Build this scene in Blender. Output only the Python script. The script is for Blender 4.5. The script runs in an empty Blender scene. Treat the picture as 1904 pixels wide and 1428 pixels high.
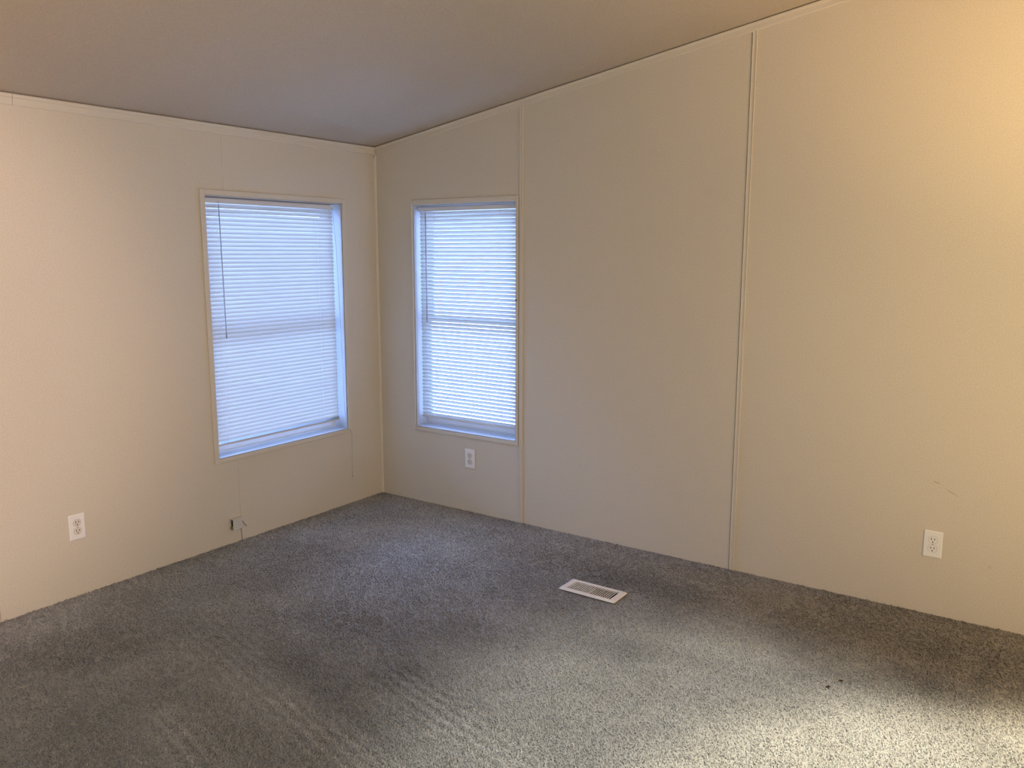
import bpy, math, random
import numpy as np
from mathutils import Vector, Matrix

random.seed(7)
RNG = np.random.default_rng(11)
C = bpy.context.scene.collection
S = bpy.context.scene

# ------------------------------------------------------------------ camera, sky, lamps, exposure
CAM = Vector((3.62835, -3.79150, 1.53903))
YAW, PITCH, ROLL = math.radians(34.502), math.radians(-9.118), math.radians(0.0625)
FPX = 1526.39
cam = bpy.data.cameras.new('camera')
cam.sensor_width = 36.0
cam.lens = FPX / 1904 * 36.0
cam.clip_start = 0.02
cam_ob = bpy.data.objects.new('camera', cam)
C.objects.link(cam_ob)
cam_ob.matrix_world = (Matrix.Translation(CAM) @ Matrix.Rotation(YAW, 4, 'Z')
                       @ Matrix.Rotation(math.pi / 2 + PITCH, 4, 'X') @ Matrix.Rotation(ROLL, 4, 'Z'))
S.camera = cam_ob

S.view_settings.view_transform = 'Standard'
S.view_settings.look = 'None'
S.view_settings.gamma = 1.0
S.view_settings.use_curve_mapping = False
S.view_settings.exposure = 0.0
S.cycles.use_denoising = True
S.cycles.max_bounces = 10
S.cycles.transparent_max_bounces = 16
S.cycles.sample_clamp_indirect = 6.0

SKY_STRENGTH = 45.0
world = bpy.data.worlds.new('sky')
S.world = world
world.use_nodes = True
wn = world.node_tree
bg = wn.nodes['Background']
tc = wn.nodes.new('ShaderNodeTexCoord')
sep = wn.nodes.new('ShaderNodeSeparateXYZ')
# overcast sky: three times brighter overhead than at the horizon
SKY_COLOR = (0.35, 0.56, 1.20)
mr = wn.nodes.new('ShaderNodeMapRange')
mr.inputs['To Min'].default_value = 0.333
mr.inputs['To Max'].default_value = 1.0
scl = wn.nodes.new('ShaderNodeVectorMath')
scl.operation = 'SCALE'
scl.inputs[0].default_value = SKY_COLOR
wn.links.new(tc.outputs['Generated'], sep.inputs[0])
wn.links.new(sep.outputs['Z'], mr.inputs['Value'])
wn.links.new(mr.outputs['Result'], scl.inputs['Scale'])
wn.links.new(scl.outputs[0], bg.inputs['Color'])
bg.inputs['Strength'].default_value = SKY_STRENGTH


def lamp(name, kind, loc, target, power, color, size=0.3, size_y=None, spot=None, blend=0.5):
    d = bpy.data.lights.new(name, kind)
    d.energy = power
    d.color = color
    if kind == 'AREA':
        d.shape = 'RECTANGLE' if size_y else 'DISK'
        d.size = size
        if size_y:
            d.size_y = size_y
    else:
        d.shadow_soft_size = size
    if kind == 'SPOT':
        d.spot_size = math.radians(spot)
        d.spot_blend = blend
    o = bpy.data.objects.new(name, d)
    C.objects.link(o)
    o.location = loc
    o.rotation_euler = (Vector(target) - Vector(loc)).to_track_quat('-Z', 'Y').to_euler()
    return o


#LIGHTS_BEGIN
# unseen lights, added and fitted to brighten the walls, ceiling and floor
lamp('side_fill_cool', 'AREA', (5.2, -4.4, 1.3), (0, -4.4, 1.3), 66, (0.84, 0.92, 1.0), 0.9, 1.8)
lamp('side_fill_warm', 'AREA', (5.2, -1.6, 1.3), (0, -1.6, 1.3), 24, (1.0, 0.60, 0.28), 0.9, 1.8)
lamp('floor_fill', 'SPOT', (4.4, -2.4, 2.8), (4.08, -2.03, 0), 930, (1.0, 0.87, 0.60), 0.10, spot=54, blend=0.35)
lamp('floor_fill', 'SPOT', (3.6, -2.3, 2.7), (2.92, -1.70, 0), 310, (1.0, 0.98, 0.86), 0.10, spot=45, blend=0.7)
lamp('wall_fill', 'SPOT', (3.6, -4.6, 1.9), (0.0, -3.0, 1.2), 350, (1.0, 0.73, 0.68), 0.10, spot=42, blend=0.7)
lamp('wall_fill', 'SPOT', (4.9, -2.8, 2.0), (4.3, 0.0, 1.4), 105, (1.0, 0.82, 0.42), 0.10, spot=70, blend=0.9)
lamp('upward_fill', 'SPOT', (4.4, -1.5, 1.2), (3.8, -0.6, 3.0), 140, (1.0, 0.64, 0.28), 0.20, spot=100, blend=1.0)
lamp('upward_fill', 'SPOT', (1.5, -4.2, 1.2), (0.6, -2.6, 3.0), 50, (1.0, 0.5, 0.12), 0.20, spot=80, blend=1.0)
#LIGHTS_END
# portals: they give off nothing, they only tell the renderer where the sky comes in
for nm, loc, tgt, a, b in (('portal_left', (-0.17, -0.755, 1.144), (1, -0.755, 1.144), 0.92, 1.34),
                           ('portal_right', (0.675, 0.17, 1.142), (0.675, -1, 1.142), 0.74, 1.34)):
    p = lamp(nm, 'AREA', loc, tgt, 1.0, (1, 1, 1), a, b)
    p.data.cycles.is_portal = True

# ------------------------------------------------------------------ materials
MATS = {}


def mat(name, color, rough=0.6, spec=0.3, noise=0.0, nscale=40.0, bump=0.0, bscale=300.0, metallic=0.0, bdist=0.002):
    m = bpy.data.materials.new(name)
    m.use_nodes = True
    nt = m.node_tree
    b = nt.nodes['Principled BSDF']
    b.inputs['Base Color'].default_value = (*color, 1)
    b.inputs['Roughness'].default_value = rough
    b.inputs['Specular IOR Level'].default_value = spec
    b.inputs['Metallic'].default_value = metallic
    geo = nt.nodes.new('ShaderNodeNewGeometry')
    if noise:
        n = nt.nodes.new('ShaderNodeTexNoise')
        n.inputs['Scale'].default_value = nscale
        n.inputs['Detail'].default_value = 4
        r = nt.nodes.new('ShaderNodeMapRange')
        r.inputs['From Min'].default_value = 0.25
        r.inputs['From Max'].default_value = 0.75
        r.inputs['To Min'].default_value = 1 - noise
        r.inputs['To Max'].default_value = 1 + noise
        mul = nt.nodes.new('ShaderNodeVectorMath')
        mul.operation = 'SCALE'
        mul.inputs[0].default_value = color
        nt.links.new(geo.outputs['Position'], n.inputs['Vector'])
        nt.links.new(n.outputs['Fac'], r.inputs['Value'])
        nt.links.new(r.outputs['Result'], mul.inputs['Scale'])
        nt.links.new(mul.outputs[0], b.inputs['Base Color'])
    if bump:
        n2 = nt.nodes.new('ShaderNodeTexNoise')
        n2.inputs['Scale'].default_value = bscale
        n2.inputs['Detail'].default_value = 3
        bp = nt.nodes.new('ShaderNodeBump')
        bp.inputs['Strength'].default_value = bump
        bp.inputs['Distance'].default_value = bdist
        nt.links.new(geo.outputs['Position'], n2.inputs['Vector'])
        nt.links.new(n2.outputs['Fac'], bp.inputs['Height'])
        nt.links.new(bp.outputs['Normal'], b.inputs['Normal'])
    MATS[name] = m
    return m


WALLC = (0.665, 0.600, 0.485)
M_wall = mat('vinyl_wall_panel', WALLC, 0.62, 0.25, noise=0.10, nscale=190, bump=0.5, bscale=160, bdist=0.0016)
M_trim = mat('wall_trim_vinyl', (0.68, 0.62, 0.51), 0.45, 0.35, bump=0.1, bscale=60)
M_core = mat('gypsum_core', (0.30, 0.25, 0.19), 0.9, 0.1)
M_joint = mat('open_panel_joint', (0.13, 0.095, 0.06), 0.9, 0.1)
M_ceil = mat('stippled_ceiling', (0.55, 0.485, 0.395), 0.9, 0.1, noise=0.10, nscale=150, bump=0.7, bscale=120, bdist=0.003)
M_white = mat('white_painted_wood', (0.50, 0.51, 0.53), 0.4, 0.4, bump=0.05, bscale=50)
M_vinyl = mat('white_window_vinyl', (0.70, 0.70, 0.70), 0.35, 0.4)
M_plate = mat('ivory_white_plastic', (0.88, 0.86, 0.82), 0.3, 0.5)
M_recept = mat('almond_plastic', (0.76, 0.70, 0.60), 0.35, 0.5)
M_dark = mat('dark_slot', (0.02, 0.017, 0.013), 0.8, 0.1)
M_screw = mat('painted_screw', (0.55, 0.52, 0.46), 0.35, 0.5, metallic=0.3)
M_reg = mat('white_enamel_steel', (0.86, 0.83, 0.79), 0.35, 0.5, noise=0.03, nscale=60)
M_duct = mat('dusty_duct_metal', (0.07, 0.045, 0.035), 0.8, 0.2)
M_jack = mat('aged_jack_plastic', (0.62, 0.60, 0.54), 0.4, 0.4)
M_wire = mat('grey_wire', (0.30, 0.29, 0.27), 0.5, 0.3)
M_cord = mat('white_cord', (0.62, 0.62, 0.60), 0.8, 0.1)
M_wand = mat('clear_grey_wand', (0.38, 0.41, 0.46), 0.2, 0.5)
M_nail = mat('dark_nail', (0.035, 0.03, 0.025), 0.5, 0.4, metallic=0.5)
M_crumb = mat('brown_crumb', (0.055, 0.035, 0.012), 0.8, 0.1)
M_grass = mat('outside_ground', (0.5, 0.5, 0.47), 0.9, 0.1, noise=0.2, nscale=3)
M_bare = mat('plain_painted_wall', (0.56, 0.50, 0.40), 0.7, 0.2)


def slat_material():
    m = bpy.data.materials.new('translucent_white_slat')
    m.use_nodes = True
    nt = m.node_tree
    b = nt.nodes['Principled BSDF']
    b.inputs['Base Color'].default_value = (0.55, 0.53, 0.48, 1)
    b.inputs['Roughness'].default_value = 0.35
    b.inputs['Specular IOR Level'].default_value = 0.3
    t = nt.nodes.new('ShaderNodeBsdfTranslucent')
    t.inputs['Color'].default_value = (0.62, 0.60, 0.55, 1)
    mx = nt.nodes.new('ShaderNodeMixShader')
    mx.inputs[0].default_value = 0.12
    out = nt.nodes['Material Output']
    nt.links.new(b.outputs[0], mx.inputs[1])
    nt.links.new(t.outputs[0], mx.inputs[2])
    nt.links.new(mx.outputs[0], out.inputs['Surface'])
    return m


def glass_material():
    m = bpy.data.materials.new('window_glass')
    m.use_nodes = True
    nt = m.node_tree
    nt.nodes.remove(nt.nodes['Principled BSDF'])
    t = nt.nodes.new('ShaderNodeBsdfTransparent')
    t.inputs['Color'].default_value = (0.96, 0.98, 0.98, 1)
    g = nt.nodes.new('ShaderNodeBsdfGlossy')
    g.inputs['Roughness'].default_value = 0.02
    f = nt.nodes.new('ShaderNodeFresnel')
    f.inputs['IOR'].default_value = 1.45
    mx = nt.nodes.new('ShaderNodeMixShader')
    nt.links.new(f.outputs[0], mx.inputs[0])
    nt.links.new(t.outputs[0], mx.inputs[1])
    nt.links.new(g.outputs[0], mx.inputs[2])
    nt.links.new(mx.outputs[0], nt.nodes['Material Output'].inputs['Surface'])
    return m


def carpet_material():
    m = bpy.data.materials.new('grey_cut_pile_carpet')
    m.use_nodes = True
    nt = m.node_tree
    b = nt.nodes['Principled BSDF']
    b.inputs['Roughness'].default_value = 0.6
    b.inputs['Specular IOR Level'].default_value = 0.5
    b.inputs['Sheen Weight'].default_value = 0.8
    b.inputs['Sheen Roughness'].default_value = 0.35
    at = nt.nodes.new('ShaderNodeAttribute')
    at.attribute_name = 'nap_and_light'
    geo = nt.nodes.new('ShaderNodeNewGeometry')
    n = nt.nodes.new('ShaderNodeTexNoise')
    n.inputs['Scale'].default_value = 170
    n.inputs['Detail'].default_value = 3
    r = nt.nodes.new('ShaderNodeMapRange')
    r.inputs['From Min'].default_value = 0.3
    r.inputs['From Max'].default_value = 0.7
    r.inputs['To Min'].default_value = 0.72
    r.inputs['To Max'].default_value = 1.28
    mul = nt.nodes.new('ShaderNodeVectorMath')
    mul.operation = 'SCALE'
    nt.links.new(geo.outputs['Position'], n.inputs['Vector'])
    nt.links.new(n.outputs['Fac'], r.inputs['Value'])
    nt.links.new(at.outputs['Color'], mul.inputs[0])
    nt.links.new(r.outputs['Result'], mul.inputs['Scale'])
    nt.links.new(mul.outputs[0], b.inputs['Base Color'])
    bp = nt.nodes.new('ShaderNodeBump')
    bp.inputs['Strength'].default_value = 0.8
    bp.inputs['Distance'].default_value = 0.004
    nt.links.new(n.outputs['Fac'], bp.inputs['Height'])
    nt.links.new(bp.outputs['Normal'], b.inputs['Normal'])
    return m


M_slat = slat_material()
M_glass = glass_material()
M_carpet = carpet_material()


def wall_with_scuffs():
    """the right wall's vinyl, with the two thin scratches and the faint smudge the wall has"""
    m = M_wall.copy()
    m.name = 'vinyl_wall_panel_scuffed'
    nt = m.node_tree
    b = nt.nodes['Principled BSDF']
    src = b.inputs['Base Color'].links[0].from_socket
    geo = nt.nodes.new('ShaderNodeNewGeometry')
    fac = None

    def seg(p, q, w, strength):
        # distance to the segment p-q in the wall's x,z plane
        nonlocal fac
        mp = nt.nodes.new('ShaderNodeMapping')
        mp.vector_type = 'TEXTURE'
        ang = math.atan2(q[1] - p[1], q[0] - p[0])
        L = math.hypot(q[0] - p[0], q[1] - p[1]) / 2
        mp.inputs['Location'].default_value = ((p[0] + q[0]) / 2, 0, (p[1] + q[1]) / 2)
        mp.inputs['Rotation'].default_value = (0, -ang, 0)
        mp.inputs['Scale'].default_value = (L, 1000, w)
        nt.links.new(geo.outputs['Position'], mp.inputs['Vector'])
        ln = nt.nodes.new('ShaderNodeVectorMath')
        ln.operation = 'LENGTH'
        nt.links.new(mp.outputs[0], ln.inputs[0])
        mr = nt.nodes.new('ShaderNodeMapRange')
        mr.inputs['From Min'].default_value = 0.4
        mr.inputs['From Max'].default_value = 1.0
        mr.inputs['To Min'].default_value = strength
        mr.inputs['To Max'].default_value = 0.0
        nt.links.new(ln.outputs['Value'], mr.inputs['Value'])
        if fac is None:
            fac = mr.outputs[0]
        else:
            mx = nt.nodes.new('ShaderNodeMath')
            mx.operation = 'MAXIMUM'
            nt.links.new(fac, mx.inputs[0])
            nt.links.new(mr.outputs[0], mx.inputs[1])
            fac = mx.outputs[0]
    seg((3.186, 0.583), (3.222, 0.574), 0.0026, 0.6)
    seg((3.232, 0.560), (3.296, 0.528), 0.0024, 0.5)
    seg((3.418, 0.258), (3.432, 0.246), 0.012, 0.15)
    seg((3.06, 0.315), (3.064, 0.312), 0.004, 0.25)
    mix = nt.nodes.new('ShaderNodeMix')
    mix.data_type = 'RGBA'
    nt.links.new(fac, mix.inputs['Factor'])
    nt.links.new(src, mix.inputs['A'])
    mix.inputs['B'].default_value = (0.22, 0.17, 0.11, 1)
    nt.links.new(mix.outputs['Result'], b.inputs['Base Color'])
    return m


M_wall_r = wall_with_scuffs()

# ------------------------------------------------------------------ mesh helpers


class MB:
    """collects shapes into one mesh"""

    def __init__(self):
        self.v, self.f, self.s = [], [], []

    def add(self, verts, faces, smooth=False):
        k = len(self.v)
        self.v += [tuple(p) for p in verts]
        self.f += [tuple(i + k for i in f) for f in faces]
        self.s += [smooth] * len(faces)

    def box(self, a, b, bev=0.0):
        (x0, y0, z0), (x1, y1, z1) = [min(p, q) for p, q in zip(a, b)], [max(p, q) for p, q in zip(a, b)]
        if not bev:
            v = [(x, y, z) for z in (z0, z1) for y in (y0, y1) for x in (x0, x1)]
            self.add(v, [(0, 2, 3, 1), (4, 5, 7, 6), (0, 1, 5, 4), (2, 6, 7, 3), (0, 4, 6, 2), (1, 3, 7, 5)])
            return
        # chamfered box: three vertices at each corner
        v, idx = [], {}
        for i, x in enumerate((x0, x1)):
            for j, y in enumerate((y0, y1)):
                for k, z in enumerate((z0, z1)):
                    sx, sy, sz = (1, -1)[i], (1, -1)[j], (1, -1)[k]
                    for n, p in enumerate(((x, y + sy * bev, z + sz * bev), (x + sx * bev, y, z + sz * bev),
                                           (x + sx * bev, y + sy * bev, z))):
                        idx[i, j, k, n] = len(v)
                        v.append(p)
        f = []
        for s in (0, 1):
            f.append([idx[s, j, k, 0] for j, k in ((0, 0), (0, 1), (1, 1), (1, 0))])
            f.append([idx[i, s, k, 1] for i, k in ((0, 0), (1, 0), (1, 1), (0, 1))])
            f.append([idx[i, j, s, 2] for i, j in ((0, 0), (0, 1), (1, 1), (1, 0))])
        for a_ in (0, 1):
            for b_ in (0, 1):
                f.append([idx[0, a_, b_, 1], idx[1, a_, b_, 1], idx[1, a_, b_, 2], idx[0, a_, b_, 2]])
                f.append([idx[a_, 0, b_, 0], idx[a_, 1, b_, 0], idx[a_, 1, b_, 2], idx[a_, 0, b_, 2]])
                f.append([idx[a_, b_, 0, 0], idx[a_, b_, 1, 0], idx[a_, b_, 1, 1], idx[a_, b_, 0, 1]])
                for c_ in (0, 1):
                    f.append([idx[a_, b_, c_, n] for n in range(3)])
        self.add(v, f)

    def prism(self, poly, axis, t0, t1, smooth=False):
        """extrude a 2-D polygon; axis 'x': poly=(y,z), 'y': poly=(x,z), 'z': poly=(x,y)"""
        def P(p, t):
            return {'x': (t, p[0], p[1]), 'y': (p[0], t, p[1]), 'z': (p[0], p[1], t)}[axis]
        n = len(poly)
        v = [P(p, t0) for p in poly] + [P(p, t1) for p in poly]
        self.add(v, [tuple(range(n)), tuple(range(2 * n - 1, n - 1, -1))])
        self.add(v, [(i, (i + 1) % n, (i + 1) % n + n, i + n) for i in range(n)], smooth)

    def tube(self, pts, r, n=8):
        pts = [Vector(p) for p in pts]
        rr = r if isinstance(r, (list, tuple)) else [r] * len(pts)
        v = []
        up0 = Vector((0.31, 0.87, 0.38)).normalized()
        for i, p in enumerate(pts):
            d = (pts[min(i + 1, len(pts) - 1)] - pts[max(i - 1, 0)]).normalized()
            a = d.cross(up0).normalized()
            b = d.cross(a)
            for k in range(n):
                t = 2 * math.pi * k / n
                v.append(p + (a * math.cos(t) + b * math.sin(t)) * rr[i])
        f = [(i * n + k, i * n + (k + 1) % n, (i + 1) * n + (k + 1) % n, (i + 1) * n + k)
             for i in range(len(pts) - 1) for k in range(n)]
        f += [tuple(range(n - 1, -1, -1)), tuple(range((len(pts) - 1) * n, len(pts) * n))]
        self.add(v, f, True)

    def build(self, name, m, parent=None, fix=True):
        me = bpy.data.meshes.new(name)
        me.from_pydata(self.v, [], self.f)
        me.polygons.foreach_set('use_smooth', self.s)
        me.materials.append(m)
        if fix:
            import bmesh
            bm = bmesh.new()
            bm.from_mesh(me)
            bmesh.ops.remove_doubles(bm, verts=bm.verts, dist=1e-6)
            bmesh.ops.recalc_face_normals(bm, faces=bm.faces)
            bm.to_mesh(me)
            bm.free()
        me.update()
        o = bpy.data.objects.new(name, me)
        C.objects.link(o)
        if parent is not None:
            o.parent = parent
            o.matrix_parent_inverse = Matrix.Identity(4)
        return o


def tag(o, label=None, cat=None, group=None, kind=None):
    if label:
        o['label'] = label
    if cat:
        o['category'] = cat
    if group:
        o['group'] = group
    if kind:
        o['kind'] = kind
    return o


def empty(name, loc=(0, 0, 0), rot=(0, 0, 0)):
    o = bpy.data.objects.new(name, None)
    o.empty_display_size = 0.1
    o.location = loc
    o.rotation_euler = rot
    C.objects.link(o)
    return o


def dup(o, parent=None):
    c = o.copy()
    C.objects.link(c)
    c.parent = parent
    for ch in list(o.children):
        dup(ch, c)
    return c


# ------------------------------------------------------------------ the room's dimensions
H0, SL = 2.1720, 0.16319            # ceiling height at the left wall, and its slope
RX, RY = 5.3, -5.4                  # the room's far ends, behind the camera
LW = (-1.2185, -0.2909, 0.4663, 1.8209)     # left window opening (y0,y1,z0,z1)
RW = (0.3008, 1.0496, 0.4688, 1.8158)       # right window opening (x0,x1,z0,z1)
B1, B2, B3 = 1.0757 - 0.002, 2.3253, 3.578  # left edges of the battens on the right wall
BW = 0.022
SEAM = -1.1019
WT = 0.165                          # wall thickness
PT = 0.010                          # panel thickness


def ceil_z(x):
    return H0 + SL * x


def cut_rect(u0, u1, hole):
    """pieces (u0,u1,z0,z1 or 'top') of a wall strip without its window hole"""
    out = []
    if hole is None or u1 <= hole[0] or u0 >= hole[1]:
        return [(u0, u1, 0.0, None)]
    a, b = max(u0, hole[0]), min(u1, hole[1])
    if u0 < a:
        out.append((u0, a, 0.0, None))
    if b < u1:
        out.append((b, u1, 0.0, None))
    out.append((a, b, 0.0, hole[2]))
    out.append((a, b, hole[3], None))
    return out


def strip_left(mb, y0, y1, x0, x1, hole, zb=-0.02):
    for a, b, z0, z1 in cut_rect(y0, y1, hole):
        mb.box((x0, a, z0 if z0 else zb), (x1, b, z1 if z1 else ceil_z(0) - 0.0005))


def strip_right(mb, xa, xb, y0, y1, hole, zb=-0.02):
    for a, b, z0, z1 in cut_rect(xa, xb, hole):
        z0 = z0 if z0 else zb
        mb.prism([(a, z0), (b, z0), (b, z1 if z1 else ceil_z(b) - 0.0005), (a, z1 if z1 else ceil_z(a) - 0.0005)],
                 'y', y0, y1)


# ------------------------------------------------------------------ walls and their panels
mb = MB()
strip_left(mb, RY, 0.0, -WT, -PT, LW)
wall_left = tag(mb.build('wall_left', M_core), kind='structure')
for y0, y1 in ((SEAM + 0.0011, 0.0), (SEAM - 1.2192, SEAM - 0.0011), (SEAM - 2.44, SEAM - 1.2214), (SEAM - 3.66, SEAM - 2.442),
               (RY, SEAM - 3.662)):
    mb = MB()
    strip_left(mb, y0, y1, -PT, 0.0, LW)
    mb.build('panel', M_wall, wall_left)
mb = MB()
mb.box((-0.0015, SEAM - 0.0011, LW[3]), (-0.0035, SEAM + 0.0011, H0 - 0.045))
mb.box((-0.0015, SEAM - 0.0011, -0.015), (-0.0035, SEAM + 0.0011, LW[2]))
mb.build('seam_strip', M_trim, wall_left)

mb = MB()
strip_right(mb, -WT, RX, PT, WT, RW)
wall_right = tag(mb.build('wall_right', M_core), kind='structure')
for x0, x1 in ((0.0, B1 + 0.004), (B1 + 0.006, B2 + 0.004), (B2 + 0.006, B3 + 0.004), (B3 + 0.006, RX)):
    mb = MB()
    strip_right(mb, x0, x1, 0.0, PT, RW)
    mb.build('panel', M_wall_r, wall_right)
for bx in (B1, B2, B3):
    mb = MB()
    zt = ceil_z(bx) - 0.042
    # a flat strip with two raised rounded edges, its left edge not quite tight to the wall
    prof = [(0, -0.0006), (0, -0.0055), (0.0012, -0.0068), (0.0035, -0.0068), (0.005, -0.0052), (BW - 0.006, -0.0048),
            (BW - 0.0045, -0.0072), (BW - 0.002, -0.0085), (BW - 0.0004, -0.0072), (BW, -0.005), (BW, 0.0)]
    v = [(bx + p[0], p[1], -0.006) for p in prof] + [(bx + p[0], p[1], zt + SL * p[0]) for p in prof]
    n = len(prof)
    mb.add(v, [tuple(range(n)), tuple(range(2 * n - 1, n - 1, -1))] + [(i, (i + 1) % n, (i + 1) % n + n, i + n) for i in range(n)])
    mb.build('batten', M_trim, wall_right)
    # the dark gap left of the batten
    mb = MB()
    mb.box((bx - 0.0036, -0.0004, -0.006), (bx, 0.0002, zt - 0.002))
    mb.build('joint_gap', M_joint, wall_right)

# the two walls behind the camera
mb = MB()
mb.prism([(RX, -0.02), (RX + 0.1, -0.02), (RX + 0.1, ceil_z(RX) - 0.001), (RX, ceil_z(RX) - 0.001)], 'y', RY, WT)
tag(mb.build('wall_back', M_bare), kind='structure')
mb = MB()
mb.prism([(-WT, -0.02), (RX + 0.1, -0.02), (RX + 0.1, ceil_z(RX) - 0.001), (0, ceil_z(0) - 0.001), (-WT, ceil_z(0) - 0.001)], 'y',
         RY, RY - 0.1)
tag(mb.build('wall_front', M_bare), kind='structure')

# ceiling
mb = MB()
mb.prism([(-0.25, ceil_z(0)), (0, ceil_z(0)), (RX + 0.2, ceil_z(RX + 0.2)), (RX + 0.2, ceil_z(RX + 0.2) + 0.12), (-0.25, ceil_z(0) + 0.12)],
         'y', RY - 0.2, 0.25)
tag(mb.build('ceiling', M_ceil), kind='structure')

# trims along the ceiling and in the corner
def crown_left(name, y0, y1):
    mb = MB()
    t = H0 - 0.0045
    prof = [(0.0, t), (0.015, t), (0.016, t - 0.004), (0.014, t - 0.012), (0.009, t - 0.016), (0.0085, t - 0.038),
            (0.006, t - 0.043), (0.0, t - 0.0435)]
    mb.prism([(p[0], p[1]) for p in prof], 'y', y0, y1)
    return tag(mb.build(name, M_trim), kind='structure')


crown_left('trim_1', -2.0885, -0.0)
crown_left('trim_2', RY, -2.0905)
mb = MB()
prof = [(0.0, 0.0045), (0.013, 0.0045), (0.014, 0.009), (0.012, 0.015), (0.008, 0.018), (0.0075, 0.037), (0.005, 0.0415), (0.0, 0.042)]
v = []
for x in (0.017, RX):
    v += [(x, -p[0], ceil_z(x) - p[1]) for p in prof]
n = len(prof)
mb.add(v, [tuple(range(n)), tuple(range(2 * n - 1, n - 1, -1))] + [(i, (i + 1) % n, (i + 1) % n + n, i + n) for i in range(n)])
tag(mb.build('trim_3', M_trim), kind='structure')
mb = MB()
arc = [(0.0, 0.0)] + [(0.013 * math.sin(t), -0.013 * math.cos(t)) for t in [k * math.pi / 12 for k in range(7)]]
mb.prism(arc, 'z', -0.006, H0 - 0.052)
trim_corner = tag(mb.build('trim_4', M_trim), kind='structure')
mb = MB()
mb.tube([(0.004, -0.012, H0 - 0.060), (0.010, -0.017, H0 - 0.060), (0.0105, -0.0175, H0 - 0.060)], [0.0012, 0.0012, 0.003], 8)
mb.build('nail', M_nail, trim_corner)

# ------------------------------------------------------------------ floor
DUCT = (1.792, 2.024, -0.676, -0.583)
GX, GY = (-0.0, RX), (RY, 0.0)


def vnoise(x, y, s, seed):
    x = x / s
    y = y / s
    xi, yi = np.floor(x).astype(np.int64), np.floor(y).astype(np.int64)
    fx, fy = x - xi, y - yi
    fx = fx * fx * (3 - 2 * fx)
    fy = fy * fy * (3 - 2 * fy)

    def h(i, j):
        n = (i * 374761393 + j * 668265263 + seed * 1442695041) & 0x7fffffff
        n = ((n ^ (n >> 13)) * 1274126177) & 0x7fffffff
        n = n ^ (n >> 16)
        return (n & 0xffff) / 65535.0
    return (h(xi, yi) * (1 - fx) + h(xi + 1, yi) * fx) * (1 - fy) + (h(xi, yi + 1) * (1 - fx) + h(xi + 1, yi + 1) * fx) * fy


def blob(x, y, cx, cy, a, b, ang, soft=0.5):
    """1 inside an ellipse, falling to 0 over its soft rim"""
    t = math.radians(ang)
    u = ((x - cx) * math.cos(t) + (y - cy) * math.sin(t)) / a
    w = (-(x - cx) * math.sin(t) + (y - cy) * math.cos(t)) / b
    d = np.sqrt(u * u + w * w)
    return np.clip((1 + soft - d) / (2 * soft), 0, 1) ** 1.3


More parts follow.
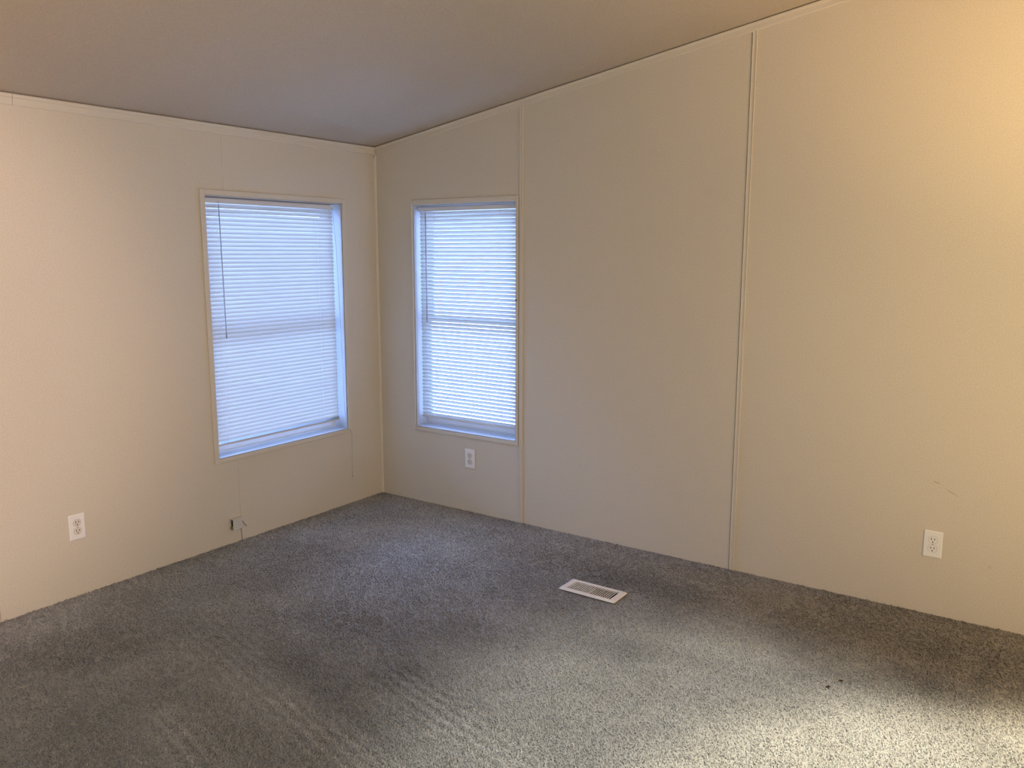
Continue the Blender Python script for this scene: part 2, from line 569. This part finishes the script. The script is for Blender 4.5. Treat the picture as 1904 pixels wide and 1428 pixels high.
def nap_and_light(x, y):
    """how light the pile is brushed, its soiling along the walls, and some painted-in light and shade: (r,g,b) of the yarn"""
    x = np.asarray(x, float)
    y = np.asarray(y, float)
    n = (vnoise(x, y, 0.55, 1) - 0.5) * 0.30 + (vnoise(x, y, 0.21, 2) - 0.5) * 0.36 + (vnoise(x, y, 0.08, 3) - 0.5) * 0.12
    f = 1.0 + n
    # vacuum tracks: narrow rows running along the room
    t = math.radians(-14)
    u, w = x * math.cos(t) + y * math.sin(t), -x * math.sin(t) + y * math.cos(t)
    rows = 0.5 + 0.5 * np.sin(2 * math.pi * (w + 0.012 * vnoise(x, y, 0.3, 9)) / 0.042)
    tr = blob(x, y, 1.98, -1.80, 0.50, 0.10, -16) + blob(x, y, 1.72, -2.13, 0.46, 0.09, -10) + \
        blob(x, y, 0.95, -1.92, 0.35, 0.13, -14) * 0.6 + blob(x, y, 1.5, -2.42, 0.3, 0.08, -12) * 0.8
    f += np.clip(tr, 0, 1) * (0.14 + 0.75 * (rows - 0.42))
    # dark, flattened patches, and some that dim the yarn where lamp light overspills
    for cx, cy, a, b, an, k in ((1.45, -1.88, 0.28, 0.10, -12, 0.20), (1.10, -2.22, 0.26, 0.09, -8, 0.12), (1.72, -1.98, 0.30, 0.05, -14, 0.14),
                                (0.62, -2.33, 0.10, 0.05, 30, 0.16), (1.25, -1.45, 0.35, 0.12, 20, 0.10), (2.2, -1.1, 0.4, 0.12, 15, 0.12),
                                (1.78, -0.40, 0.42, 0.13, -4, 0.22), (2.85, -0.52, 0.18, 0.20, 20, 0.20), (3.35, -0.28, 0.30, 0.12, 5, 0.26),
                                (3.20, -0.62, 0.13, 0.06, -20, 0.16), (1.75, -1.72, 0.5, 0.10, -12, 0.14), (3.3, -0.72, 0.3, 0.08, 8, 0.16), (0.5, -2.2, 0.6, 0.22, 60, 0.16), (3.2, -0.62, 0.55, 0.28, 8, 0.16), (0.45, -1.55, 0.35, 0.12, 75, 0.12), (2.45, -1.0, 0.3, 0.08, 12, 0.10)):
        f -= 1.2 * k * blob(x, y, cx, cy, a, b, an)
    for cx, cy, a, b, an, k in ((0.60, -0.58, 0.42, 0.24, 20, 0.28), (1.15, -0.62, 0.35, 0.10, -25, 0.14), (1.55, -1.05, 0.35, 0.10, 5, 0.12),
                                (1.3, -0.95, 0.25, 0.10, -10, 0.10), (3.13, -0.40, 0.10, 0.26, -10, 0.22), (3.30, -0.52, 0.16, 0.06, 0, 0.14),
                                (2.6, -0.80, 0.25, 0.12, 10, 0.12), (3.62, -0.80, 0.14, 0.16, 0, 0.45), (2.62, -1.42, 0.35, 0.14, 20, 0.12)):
        f += k * blob(x, y, cx, cy, a, b, an, 0.35)  # lighter brushed pile, plus lamp and window light painted into the yarn colour
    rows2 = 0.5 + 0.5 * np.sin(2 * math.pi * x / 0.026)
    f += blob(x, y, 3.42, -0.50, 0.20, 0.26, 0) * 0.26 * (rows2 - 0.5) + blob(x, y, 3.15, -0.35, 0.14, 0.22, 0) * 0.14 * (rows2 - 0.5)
    f = np.clip(f, 0.35, 1.6)
    r, g, b = 0.262 * f, 0.268 * f, 0.264 * f
    # a browner, soiled area by the right wall
    q = np.clip(blob(x, y, 3.3, -0.25, 0.75, 0.42, 8, 0.6) + 0.6 * blob(x, y, 2.1, -0.25, 0.9, 0.25, 5, 0.6), 0, 1)
    r, g, b = r * (1 - 0.22 * q), g * (1 - 0.33 * q), b * (1 - 0.52 * q)
    # brown soiling in the strip next to each wall
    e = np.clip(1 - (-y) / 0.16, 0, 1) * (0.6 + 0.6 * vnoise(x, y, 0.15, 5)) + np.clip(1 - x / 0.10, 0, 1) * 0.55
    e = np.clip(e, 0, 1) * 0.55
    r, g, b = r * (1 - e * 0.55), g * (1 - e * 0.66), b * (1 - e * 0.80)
    return r, g, b


def set_nap_and_light(me, x, y, jit=None):
    r, g, b = nap_and_light(x, y)
    if jit is not None:
        r, g, b = r * jit, g * jit, b * jit
    col = np.ones((len(me.vertices), 4), np.float32)
    col[:, 0], col[:, 1], col[:, 2] = r, g, b
    a = me.color_attributes.new('nap_and_light', 'FLOAT_COLOR', 'POINT')
    a.data.foreach_set('color', col.ravel())


# backing: a fine grid, open where the duct comes up
def np_mesh(name, verts, faces, m, smooth=True):
    me = bpy.data.meshes.new(name)
    k = faces.shape[1]
    me.vertices.add(len(verts))
    me.vertices.foreach_set('co', verts.astype(np.float32).ravel())
    me.loops.add(faces.size)
    me.loops.foreach_set('vertex_index', faces.astype(np.int32).ravel())
    me.polygons.add(len(faces))
    me.polygons.foreach_set('loop_start', np.arange(0, faces.size, k, dtype=np.int32))
    me.polygons.foreach_set('loop_total', np.full(len(faces), k, dtype=np.int32))
    me.polygons.foreach_set('use_smooth', np.full(len(faces), smooth))
    me.update(calc_edges=True)
    me.materials.append(m)
    return me


BASE_Z = -0.0075
xs = np.unique(np.concatenate([np.arange(0, 4.4, 0.022), np.arange(4.4, RX + 0.01, 0.1), [DUCT[0], DUCT[1], RX]]))
ys = np.unique(np.concatenate([np.arange(-3.6, 0.001, 0.022), np.arange(RY, -3.6, 0.1), [DUCT[2], DUCT[3], 0.0, RY]]))
X, Y = np.meshgrid(xs, ys)
V = np.stack([X.ravel(), Y.ravel(), BASE_Z + 0.002 * (vnoise(X.ravel(), Y.ravel(), 0.05, 4) - 0.5)], 1)
I = np.arange(X.size).reshape(X.shape)
F = np.stack([I[:-1, :-1].ravel(), I[:-1, 1:].ravel(), I[1:, 1:].ravel(), I[1:, :-1].ravel()], 1)
cx, cy = V[F].mean(1)[:, 0], V[F].mean(1)[:, 1]
F = F[~((cx > DUCT[0]) & (cx < DUCT[1]) & (cy > DUCT[2]) & (cy < DUCT[3]))]
me = np_mesh('floor', V, F, M_carpet)
set_nap_and_light(me, V[:, 0], V[:, 1])
floor = bpy.data.objects.new('floor', me)
C.objects.link(floor)
tag(floor, kind='structure')

# pile: bent yarn ends, closer together near the camera
REG = (1.763, 2.0524, -0.6978, -0.5613)


def make_pile():
    s0 = 0.0064
    gx, gy = np.meshgrid(np.arange(0.004, 4.25, s0), np.arange(-3.35, -0.004, s0))
    x, y = gx.ravel(), gy.ravel()
    x = x + RNG.uniform(-0.45, 0.45, x.size) * s0
    y = y + RNG.uniform(-0.45, 0.45, y.size) * s0
    d = np.hypot(x - CAM.x, y - CAM.y)
    # spacing grows with distance beyond about 2.4 m from the camera
    sp = np.clip(s0 * (d / 2.3) ** 0.95, s0, 0.013)
    # behind or under the camera's view the pile may be a little looser too
    keep = RNG.random(x.size) < (s0 / sp) ** 2
    rx = np.cos(YAW) * (x - CAM.x) + np.sin(YAW) * (y - CAM.y)
    fz = -np.sin(YAW) * (x - CAM.x) + np.cos(YAW) * (y - CAM.y)
    keep &= (fz > 1.45) & (np.abs(rx) < fz * 0.78 + 0.25)
    keep &= ~((x > REG[0] + 0.004) & (x < REG[1] - 0.004) & (y > REG[2] + 0.004) & (y < REG[3] - 0.004))
    x, y, sp = x[keep], y[keep], sp[keep]
    n = len(x)
    r = 0.0019 + (sp - s0) * 0.16
    h = RNG.uniform(0.0065, 0.0105, n) * (s0 / sp) ** 0.6
    ang = RNG.uniform(0, 2 * math.pi, n)
    lean = RNG.uniform(0.25, 1.1, n) * h
    lx, ly = np.cos(ang) * lean, np.sin(ang) * lean
    ang2 = ang + RNG.uniform(-1.4, 1.4, n)
    bx, by = np.cos(ang2) * lean * 0.9, np.sin(ang2) * lean * 0.9
    ph = RNG.uniform(0, 2 * math.pi, n)
    vs = []
    for ring, (cx_, cy_, cz_, rr) in enumerate(((0 * lx, 0 * ly, 0 * h - 0.001, 0.85), (lx * 0.55, ly * 0.55, h * 0.62, 1.0))):
        for k in range(3):
            a = ph + k * 2 * math.pi / 3 + ring * 0.5
            vs.append(np.stack([x + cx_ + np.cos(a) * r * rr, y + cy_ + np.sin(a) * r * rr, BASE_Z + cz_ + 0 * x], 1))
    vs.append(np.stack([x + lx * 0.55 + bx, y + ly * 0.55 + by, BASE_Z + h], 1))
    V = np.stack(vs, 1)                       # n,7,3
    V[:, :, 0] = np.maximum(V[:, :, 0], 0.0008)
    V[:, :, 1] = np.minimum(V[:, :, 1], -0.0008)
    tri = []
    for k in range(3):
        a, b, c, d_ = k, (k + 1) % 3, 3 + (k + 1) % 3, 3 + k
        tri += [(a, b, c), (a, c, d_), (d_, c, 6)]
    T = np.array(tri)
    F = (T[None] + (np.arange(n) * 7)[:, None, None]).reshape(-1, 3)
    me = np_mesh('carpet_pile', V.reshape(-1, 3), F, M_carpet)
    amp = 0.44 * (s0 / sp) ** 1.3
    jit = np.repeat(1.0 + RNG.uniform(-1, 1, n) * amp, 7)
    set_nap_and_light(me, np.repeat(x, 7), np.repeat(y, 7), jit)
    o = bpy.data.objects.new('carpet_pile', me)
    C.objects.link(o)
    o.parent = floor
    o['kind'] = 'stuff'
    print('tufts', n, 'triangles', len(F))


make_pile()

# the ground outside the windows
mb = MB()
mb.box((-40, -40, -0.9), (40, 40, -0.8))
tag(mb.build('ground_outside', M_grass), kind='structure')


# ------------------------------------------------------------------ windows
def build_window(name, frame_fn, W, H, cas):
    """local axes: u to the right along the wall, w into the room, z up; the opening is 0..W by 0..H.
    frame_fn places the window; cas = casing widths (left, right, top, bottom)"""
    root = empty(name, frame_fn[0], (0, 0, frame_fn[1]))
    tag(root, kind='structure')
    # local x = u, local -y = into the room, +y = outside
    cl, cr, ct, cb = cas
    t = 0.009

    def board(a, b):
        mb = MB()
        mb.box((a[0], -t, a[1]), (b[0], 0.0, b[1]), 0.002)
        mb.build('casing', M_trim, root)
    board((-cl, -cb), (0, H + ct))
    board((W, -cb), (W + cr, H + ct))
    board((0.0002, H), (W - 0.0002, H + ct))
    board((0.0002, -cb), (W - 0.0002, 0))
    # jamb liner boards of the recess
    j = 0.006
    for k, (a, b) in enumerate((((0, 0.0, 0), (j, 0.105, H)), ((W - j, 0.0, 0), (W, 0.105, H)), ((j, 0.0, H - j), (W - j, 0.105, H)))):
        mb = MB()
        mb.box((a[0], a[1] + 0.0005, a[2]), b, 0.001)
        mb.build('jamb_board', M_white, root)
    mb = MB()
    mb.box((j, -0.004, 0), (W - j, 0.105, j), 0.0015)
    mb.build('sill', M_white, root)
    # vinyl outer frame and two sashes
    y0, y1 = 0.105, 0.158
    fr = 0.012
    mb = MB()
    mb.box((0, y0, 0), (fr, y1, H))
    mb.box((W - fr, y0, 0), (W, y1, H))
    mb.box((fr, y0, 0), (W - fr, y1, fr))
    mb.box((fr, y0, H - fr), (W - fr, y1, H))
    mb.build('window_frame', M_vinyl, root)
    mid = H * 0.495

    def sash(nm, z0, z1, ya, yb, rail):
        mb = MB()
        st = 0.022
        mb.box((fr + 0.001, ya, z0), (fr + st, yb, z1), 0.002)
        mb.box((W - fr - st, ya, z0), (W - fr - 0.001, yb, z1), 0.002)
        mb.box((fr + st, ya, z0), (W - fr - st, yb, z0 + rail[0]), 0.002)
        mb.box((fr + st, ya, z1 - rail[1]), (W - fr - st, yb, z1), 0.002)
        s = mb.build(nm, M_vinyl, root)
        g = MB()
        ym = (ya + yb) / 2
        g.box((fr + st, ym - 0.0015, z0 + rail[0]), (W - fr - st, ym + 0.0015, z1 - rail[1]))
        g.build('pane', M_glass, s)
    sash('lower_sash', fr + 0.001, mid + 0.016, 0.107, 0.129, (0.045, 0.030))
    sash('upper_sash', mid - 0.014, H - fr - 0.001, 0.132, 0.154, (0.030, 0.026))
    return root


# left window: u runs towards +y, the room is towards +x
ROT_L = math.pi / 2     # local x -> +y, local -y -> +x
win1 = build_window('window_1', ((0.0, LW[0], LW[2]), ROT_L), LW[1] - LW[0], LW[3] - LW[2], (0.028, 0.025, 0.027, 0.022))
win2 = build_window('window_2', ((RW[0], 0.0, RW[2]), 0.0), RW[1] - RW[0], RW[3] - RW[2], (0.012, 0.017, 0.030, 0.021))
# the small dark screw on the right casing of the right window
mb = MB()
mb.tube([(RW[1] - RW[0] + 0.007, -0.009, 1.276 - RW[2]), (RW[1] - RW[0] + 0.007, -0.0125, 1.276 - RW[2]),
         (RW[1] - RW[0] + 0.007, -0.0135, 1.276 - RW[2])], [0.0042, 0.0042, 0.0022], 10)
mb.build('screw', M_nail, win2)


# ------------------------------------------------------------------ mini blinds
def slat_mesh(width, depth, tilt, crown=0.0022):
    """a crowned strip; tilt is its angle from level, room edge up; origin at its centre"""
    mb = MB()
    n = 5
    v = []
    for i in range(n + 1):
        s = i / n - 0.5
        a, b = s * depth, crown * (1 - 4 * s * s)      # across, and the crown towards the room/top
        # room side (local -y) is up
        y = -a * math.cos(tilt) - b * math.sin(tilt)
        z = a * math.sin(tilt) - b * math.cos(tilt) * -1
        v += [(-width / 2, y, z), (width / 2, y, z)]
    mb.add(v, [(2 * i, 2 * i + 1, 2 * i + 3, 2 * i + 2) for i in range(n)], True)
    return mb


def build_blind(label, frame_fn, u0, u1, ztop, zbot, depth_y, pitch, tilt, wand_u, wand_dz, ladders, slack, spare, back=0.0058):
    root = empty('window_blind', frame_fn[0], (0, 0, frame_fn[1]))
    tag(root, label, 'window blind')
    W = u1 - u0
    uc = (u0 + u1) / 2
    mb = MB()       # head rail: an open steel channel with end caps
    mb.box((u0, depth_y - 0.013, ztop - 0.025), (u1, depth_y + 0.013, ztop), 0.0015)
    mb.box((u0, depth_y - 0.0145, ztop - 0.004), (u1, depth_y - 0.013, ztop))
    mb.box((u0, depth_y + 0.013, ztop - 0.004), (u1, depth_y + 0.0145, ztop + back))  # raised back lip, added to block daylight leaking over the rail
    mb.build('head_rail', M_vinyl, root)
    z = ztop - 0.025 - 0.014
    zend = zbot + 0.020 + spare * 0.0032
    n = int((z - zend) / pitch) + 1
    pitch = (z - zend) / (n - 1)
    first = None
    rng = random.Random(3)
    for i in range(n):
        if first is None:
            o = first = slat_mesh(W - 0.006, 0.025, tilt).build('slat', M_slat, root, fix=False)
        else:
            o = first.copy()
            C.objects.link(o)
        o.location = (uc + rng.uniform(-0.0008, 0.0008), depth_y, z - i * pitch)
        o.rotation_euler = (rng.uniform(-0.02, 0.02), rng.uniform(-0.0007, 0.0007), rng.uniform(-0.001, 0.001))
    for k in range(spare):      # the surplus slats stacked flat on the bottom rail
        o = first.copy()
        C.objects.link(o)
        o.location = (uc, depth_y, zbot + 0.0135 + k * 0.0032)
        o.rotation_euler = (tilt + math.radians(6), 0, 0)
    mb = MB()
    mb.box((u0 + 0.003, depth_y - 0.0125, zbot), (u1 - 0.003, depth_y + 0.0125, zbot + 0.011), 0.003)
    mb.build('bottom_rail', M_vinyl, root)
    for lu in ladders:
        mb = MB()       # front and back strings of the ladder with a rung under every slat
        for s in (-1, 1):
            pts = [(lu, depth_y + s * 0.0135, ztop - 0.025 - k * (ztop - 0.03 - zbot) / 12) for k in range(13)]
            mb.tube(pts, 0.0005, 5)
        mb.build('ladder_cord', M_cord, root)
    # wand hanging from a hook in the head rail
    mb = MB()
    yw = depth_y - 0.024
    mb.tube([(wand_u, depth_y - 0.013, ztop - 0.018), (wand_u, yw, ztop - 0.022), (wand_u, yw, ztop - 0.034)], 0.0014, 6)
    hook = mb.build('wand_hook', M_wand, root)
    mb = MB()
    a = Vector((wand_u, yw, ztop - 0.036))
    b = Vector((wand_u + slack[0], yw - 0.004, ztop - wand_dz))
    mb.tube([a, a.lerp(b, 0.5), b + Vector((0, 0, 0.03)), b + Vector((0, 0, 0.028)), b], [0.0026, 0.0026, 0.0026, 0.0038, 0.0038], 6)
    mb.build('tilt_wand', M_wand, root)
    return root


BL_L = build_blind('white mini blind closed over the wider left window', ((0.0, LW[0], LW[2]), ROT_L),
                   0.022, LW[1] - LW[0] - 0.031, LW[3] - LW[2] - 0.012, 0.524 - LW[2], 0.045, 0.0215, math.radians(-62),
                   0.098, LW[3] - 0.012 - 1.093, (0.088, 0.765), (0.003, 0), 5)
BL_R = build_blind('white mini blind over the narrower right window, bright gaps between its slats', ((RW[0], 0.0, RW[2]), 0.0),
                   0.0165, RW[1] - RW[0] - 0.009, RW[3] - RW[2] - 0.013, 0.528 - RW[2], 0.045, 0.0225, math.radians(60),
                   0.080, RW[3] - 0.013 - 1.120, (0.140, 0.612), (0.004, 0), 0)

# lift cord of the left blind: drops through the gap, over the sill and down the wall, with a small tassel
W1 = LW[1] - LW[0]
mb = MB()
pts = [(W1 - 0.045, 0.028, 1.325), (W1 - 0.030, 0.022, 1.10), (W1 - 0.018, 0.016, 0.6), (W1 - 0.014, 0.010, 0.12), (W1 - 0.010, 0.000, 0.035),
       (W1 - 0.004, -0.008, 0.012), (W1 + 0.006, -0.0125, 0.002), (W1 + 0.016, -0.0125, -0.018), (W1 + 0.0215, -0.011, -0.05),
       (W1 + 0.024, -0.006, -0.10), (W1 + 0.0255, -0.005, -0.20), (W1 + 0.026, -0.005, -0.285)]
mb.tube(pts, 0.0013, 6)
cordo = mb.build('lift_cord', M_cord, BL_L)
mb = MB()
mb.tube([(W1 + 0.026, -0.006, -0.282), (W1 + 0.026, -0.007, -0.290), (W1 + 0.026, -0.0085, -0.305), (W1 + 0.026, -0.0085, -0.308)],
        [0.002, 0.004, 0.007, 0.006], 10)
tas = mb.build('tassel', M_cord, cordo)


# ------------------------------------------------------------------ wall outlets
def receptacle_outline(r=0.0172, flat=0.0143, n=20):
    pts = []
    for k in range(n):
        t = 2 * math.pi * k / n
        x, z = r * math.cos(t), r * math.sin(t)
        pts.append((x, max(-flat, min(flat, z))))
    return pts


def make_outlet(label, loc, rz, plate_mat, rec_mat):
    root = empty('wall_outlet', loc, (0, 0, rz))
    tag(root, label, 'outlet')
    w, h = 0.0365, 0.0585
    mb = MB()       # plate with chamfered rim, standing a hair off the wall
    b = 0.003
    v, f = [], []
    rings = [(w - 0.0012, h - 0.0012, -0.0001), (w - 0.0012, h - 0.0012, -0.0018), (w, h, -0.0019), (w, h, -0.0035), (w - 0.0015, h - 0.0015, -0.0048), (w - b - 0.001, h - b - 0.001, -0.0056)]
    for a, c, y in rings:
        v += [(-a, y, -c), (a, y, -c), (a, y, c), (-a, y, c)]
    for i in range(len(rings) - 1):
        for k in range(4):
            f.append((i * 4 + k, i * 4 + (k + 1) % 4, i * 4 + 4 + (k + 1) % 4, i * 4 + 4 + k))
    f += [(0, 3, 2, 1), tuple(range(len(v) - 4, len(v)))]
    mb.add(v, f)
    mb.build('plate', plate_mat, root)
    for s in (1, -1):
        cz = s * 0.0195
        mb = MB()
        out = receptacle_outline()
        # dark reveal ring, then the raised face
        mb.prism([(p[0], cz + p[1]) for p in out], 'y', -0.0050, -0.0072)
        r = mb.build('receptacle', rec_mat, root)
        mb = MB()
        o2 = receptacle_outline(0.0186, 0.0157)
        mb.prism([(p[0], cz + p[1]) for p in o2], 'y', -0.0052, -0.0058)
        mb.build('reveal', M_screw, r)
        for sx, hh in ((-0.0064, 0.0048), (0.0064, 0.0040)):
            mb = MB()
            mb.box((sx - 0.0013, -0.0071, cz + 0.0035 - hh), (sx + 0.0013, -0.0075, cz + 0.0035 + hh))
            mb.build('slot', M_dark, r)
        mb = MB()
        mb.prism([(0.0027 * math.cos(t), cz - 0.0085 + 0.0027 * math.sin(t)) for t in [k * math.pi / 5 for k in range(10)]],
                 'y', -0.0071, -0.0075)
        mb.build('ground_hole', M_dark, r)
    mb = MB()
    mb.prism([(0.0032 * math.cos(t), 0.0032 * math.sin(t)) for t in [k * math.pi / 6 for k in range(12)]], 'y', -0.0054, -0.0068)
    sc = mb.build('screw', M_screw, root)
    mb = MB()
    mb.box((-0.0027, -0.00675, -0.0004), (0.0027, -0.0070, 0.0004))
    mb.build('screw_slot', M_dark, sc)
    return root


make_outlet('white duplex outlet on the left wall, left of the window', (0.0, -1.9752, 0.3155), ROT_L, M_plate, M_recept)
make_outlet('small white duplex outlet under the narrower right window', (0.7201, 0.0, 0.3212), 0.0, M_plate, M_recept)
make_outlet('white duplex outlet low on the right wall, near the right edge of the photo', (3.2096, 0.0, 0.3081), 0.0, M_plate, M_plate)

# ------------------------------------------------------------------ surface phone jack with its wire
jack = empty('phone_jack', (0.0, -1.143, 0.100), (0, 0, ROT_L))
tag(jack, 'small off-white box with an open dark side, on the left wall near the floor', 'wall jack')
a0, a1, zz0, zz1, D = -0.031, 0.031, -0.030, 0.031, 0.027
mb = MB()       # a cover shell open on its left side
mb.box((a0 + 0.002, -D, zz0), (a1, -D + 0.003, zz1), 0.0008)
mb.box((a0, -D + 0.003, zz1 - 0.003), (a1, -0.0005, zz1))
mb.box((a0, -D + 0.003, zz0), (a1, -0.0005, zz0 + 0.003))
mb.box((a1 - 0.003, -D + 0.003, zz0 + 0.003), (a1, -0.0005, zz1 - 0.003))
mb.build('cover', M_jack, jack)
mb = MB()
mb.box((a0 + 0.010, -D + 0.003, zz0 + 0.003), (a1 - 0.003, -0.001, zz1 - 0.003))
mb.build('socket_block', M_dark, jack)
mb = MB()
mb.box((a0 + 0.001, -D + 0.008, zz0 + 0.004), (a0 + 0.0095, -0.004, zz0 + 0.020), 0.001)
mb.build('terminal', mat('yellowed_terminal', (0.28, 0.23, 0.08), 0.5, 0.3), jack)
mb = MB()
mb.tube([(a1 - 0.004, -0.012, 0.010), (a1 + 0.006, -0.010, 0.012), (a1 + 0.016, -0.006, 0.002), (a1 + 0.026, -0.004, -0.016),
         (a1 + 0.034, -0.004, -0.026), (a1 + 0.043, -0.004, -0.033)], 0.0022, 7)
mb.build('wire', M_wire, jack)
mb = MB()
mb.tube([(a1 + 0.004, -0.003, -0.016), (a1 + 0.006, -0.003, -0.045), (a1 + 0.009, -0.003, -0.075), (a1 + 0.010, -0.003, -0.103)], 0.0019, 6)
mb.build('wire', M_wire, jack)

# ------------------------------------------------------------------ floor register
reg = empty('floor_register', ((REG[0] + REG[1]) / 2, (REG[2] + REG[3]) / 2, 0.0))
tag(reg, 'white metal floor register set in the carpet near the right wall', 'floor vent')
rw, rh = (REG[1] - REG[0]) / 2, (REG[3] - REG[2]) / 2
iw, ih = 0.1135, 0.0445
mb = MB()
rings = [(rw, rh, 0.0005), (rw - 0.002, rh - 0.002, 0.0035), (rw - 0.010, rh - 0.010, 0.0062), (iw + 0.004, ih + 0.004, 0.0062), (iw, ih, 0.0048),
         (iw, ih, -0.004)]
v, f = [], []
for a, c, z in rings:
    # octagonal corners
    k = 0.006 if z < 0.0062 and a > iw + 0.01 else 0.003
    v += [(-a + k, -c, z), (a - k, -c, z), (a, -c + k, z), (a, c - k, z), (a - k, c, z), (-a + k, c, z), (-a, c - k, z), (-a, -c + k, z)]
for i in range(len(rings) - 1):
    for k in range(8):
        f.append((i * 8 + k, i * 8 + (k + 1) % 8, i * 8 + 8 + (k + 1) % 8, i * 8 + 8 + k))
mb.add(v, f)
mb.build('frame', M_reg, reg)
NL = 21
lp = 2 * iw / NL
first = {}
for k in range(NL + 1):
    if k in (0, NL):
        continue
    u = -iw + k * lp
    half = -1 if u < -0.002 else 1
    if half not in first:
        mb = MB()
        # vanes lean one way in the left half and the other way in the right half
        t = 0.0045 if half < 0 else 0.0016
        top, lean = 0.0052, (-0.009 if half < 0 else -0.0135)
        prof = [(-t / 2, top), (t / 2, top), (t / 2 + lean, -0.012), (lean - t / 2 + (0.003 if half < 0 else 0), -0.012)]
        prof = [(-0.0020, top - 0.0008), (-0.0014, top), (0.0014, top), (0.0020, top - 0.0008), (0.0008 + lean, -0.012), (lean - 0.0004, -0.012)]
        mb.prism(prof, 'y', -ih, ih)
        o = first[half] = mb.build('louver', M_reg, reg)
    else:
        o = first[half].copy()
        C.objects.link(o)
    o.location = (u, 0, 0)
mb = MB()
mb.box((-iw, -0.0012, -0.012), (iw, 0.0012, -0.009))
mb.build('cross_bar', M_reg, reg)
mb = MB()       # sheet-metal duct below, with its half-closed damper
dx0, dx1, dy0, dy1 = DUCT[0] - reg.location.x + 0.0005, DUCT[1] - reg.location.x - 0.0005, DUCT[2] - reg.location.y + 0.0005, DUCT[3] - reg.location.y - 0.0005
for a, b in (((dx0, dy0, -0.25), (dx0 + 0.001, dy1, 0.001)), ((dx1 - 0.001, dy0, -0.25), (dx1, dy1, 0.001)),
             ((dx0, dy0, -0.25), (dx1, dy0 + 0.001, 0.001)), ((dx0, dy1 - 0.001, -0.25), (dx1, dy1, 0.001)),
             ((dx0, dy0, -0.251), (dx1, dy1, -0.25))):
    mb.box(a, b)
mb.build('duct', M_duct, reg)


# ------------------------------------------------------------------ bits on the carpet
def crumb(label, loc, rz, s):
    mb = MB()
    rng = random.Random(int(loc[0] * 1000))
    ring = []
    n = 7
    v = []
    for lvl, (zz, rr) in enumerate(((0.0, 0.75), (0.0025, 1.0), (0.0045, 0.6))):
        for k in range(n):
            t = 2 * math.pi * k / n
            q = rr * (0.8 + 0.4 * rng.random()) * s
            v.append((q * math.cos(t), q * 0.55 * math.sin(t), zz + rng.uniform(-0.0006, 0.0006) + 0.0012 * math.cos(t)))
    f = [(i * n + k, i * n + (k + 1) % n, (i + 1) * n + (k + 1) % n, (i + 1) * n + k) for i in range(2) for k in range(n)]
    f += [tuple(range(n - 1, -1, -1)), tuple(range(2 * n, 3 * n))]
    mb.add(v, f)
    o = mb.build('crumb', M_crumb)
    o.location = loc
    o.rotation_euler = (0, 0, rz)
    return tag(o, label, 'crumb')


crumb('brown crumb on the carpet, the thicker one nearer the camera', (3.014, -0.892, -0.001), 0.3, 0.0085)
crumb('thin dark crumb on the carpet, the one nearer the right wall', (3.042, -0.822, -0.001), -0.15, 0.0080)
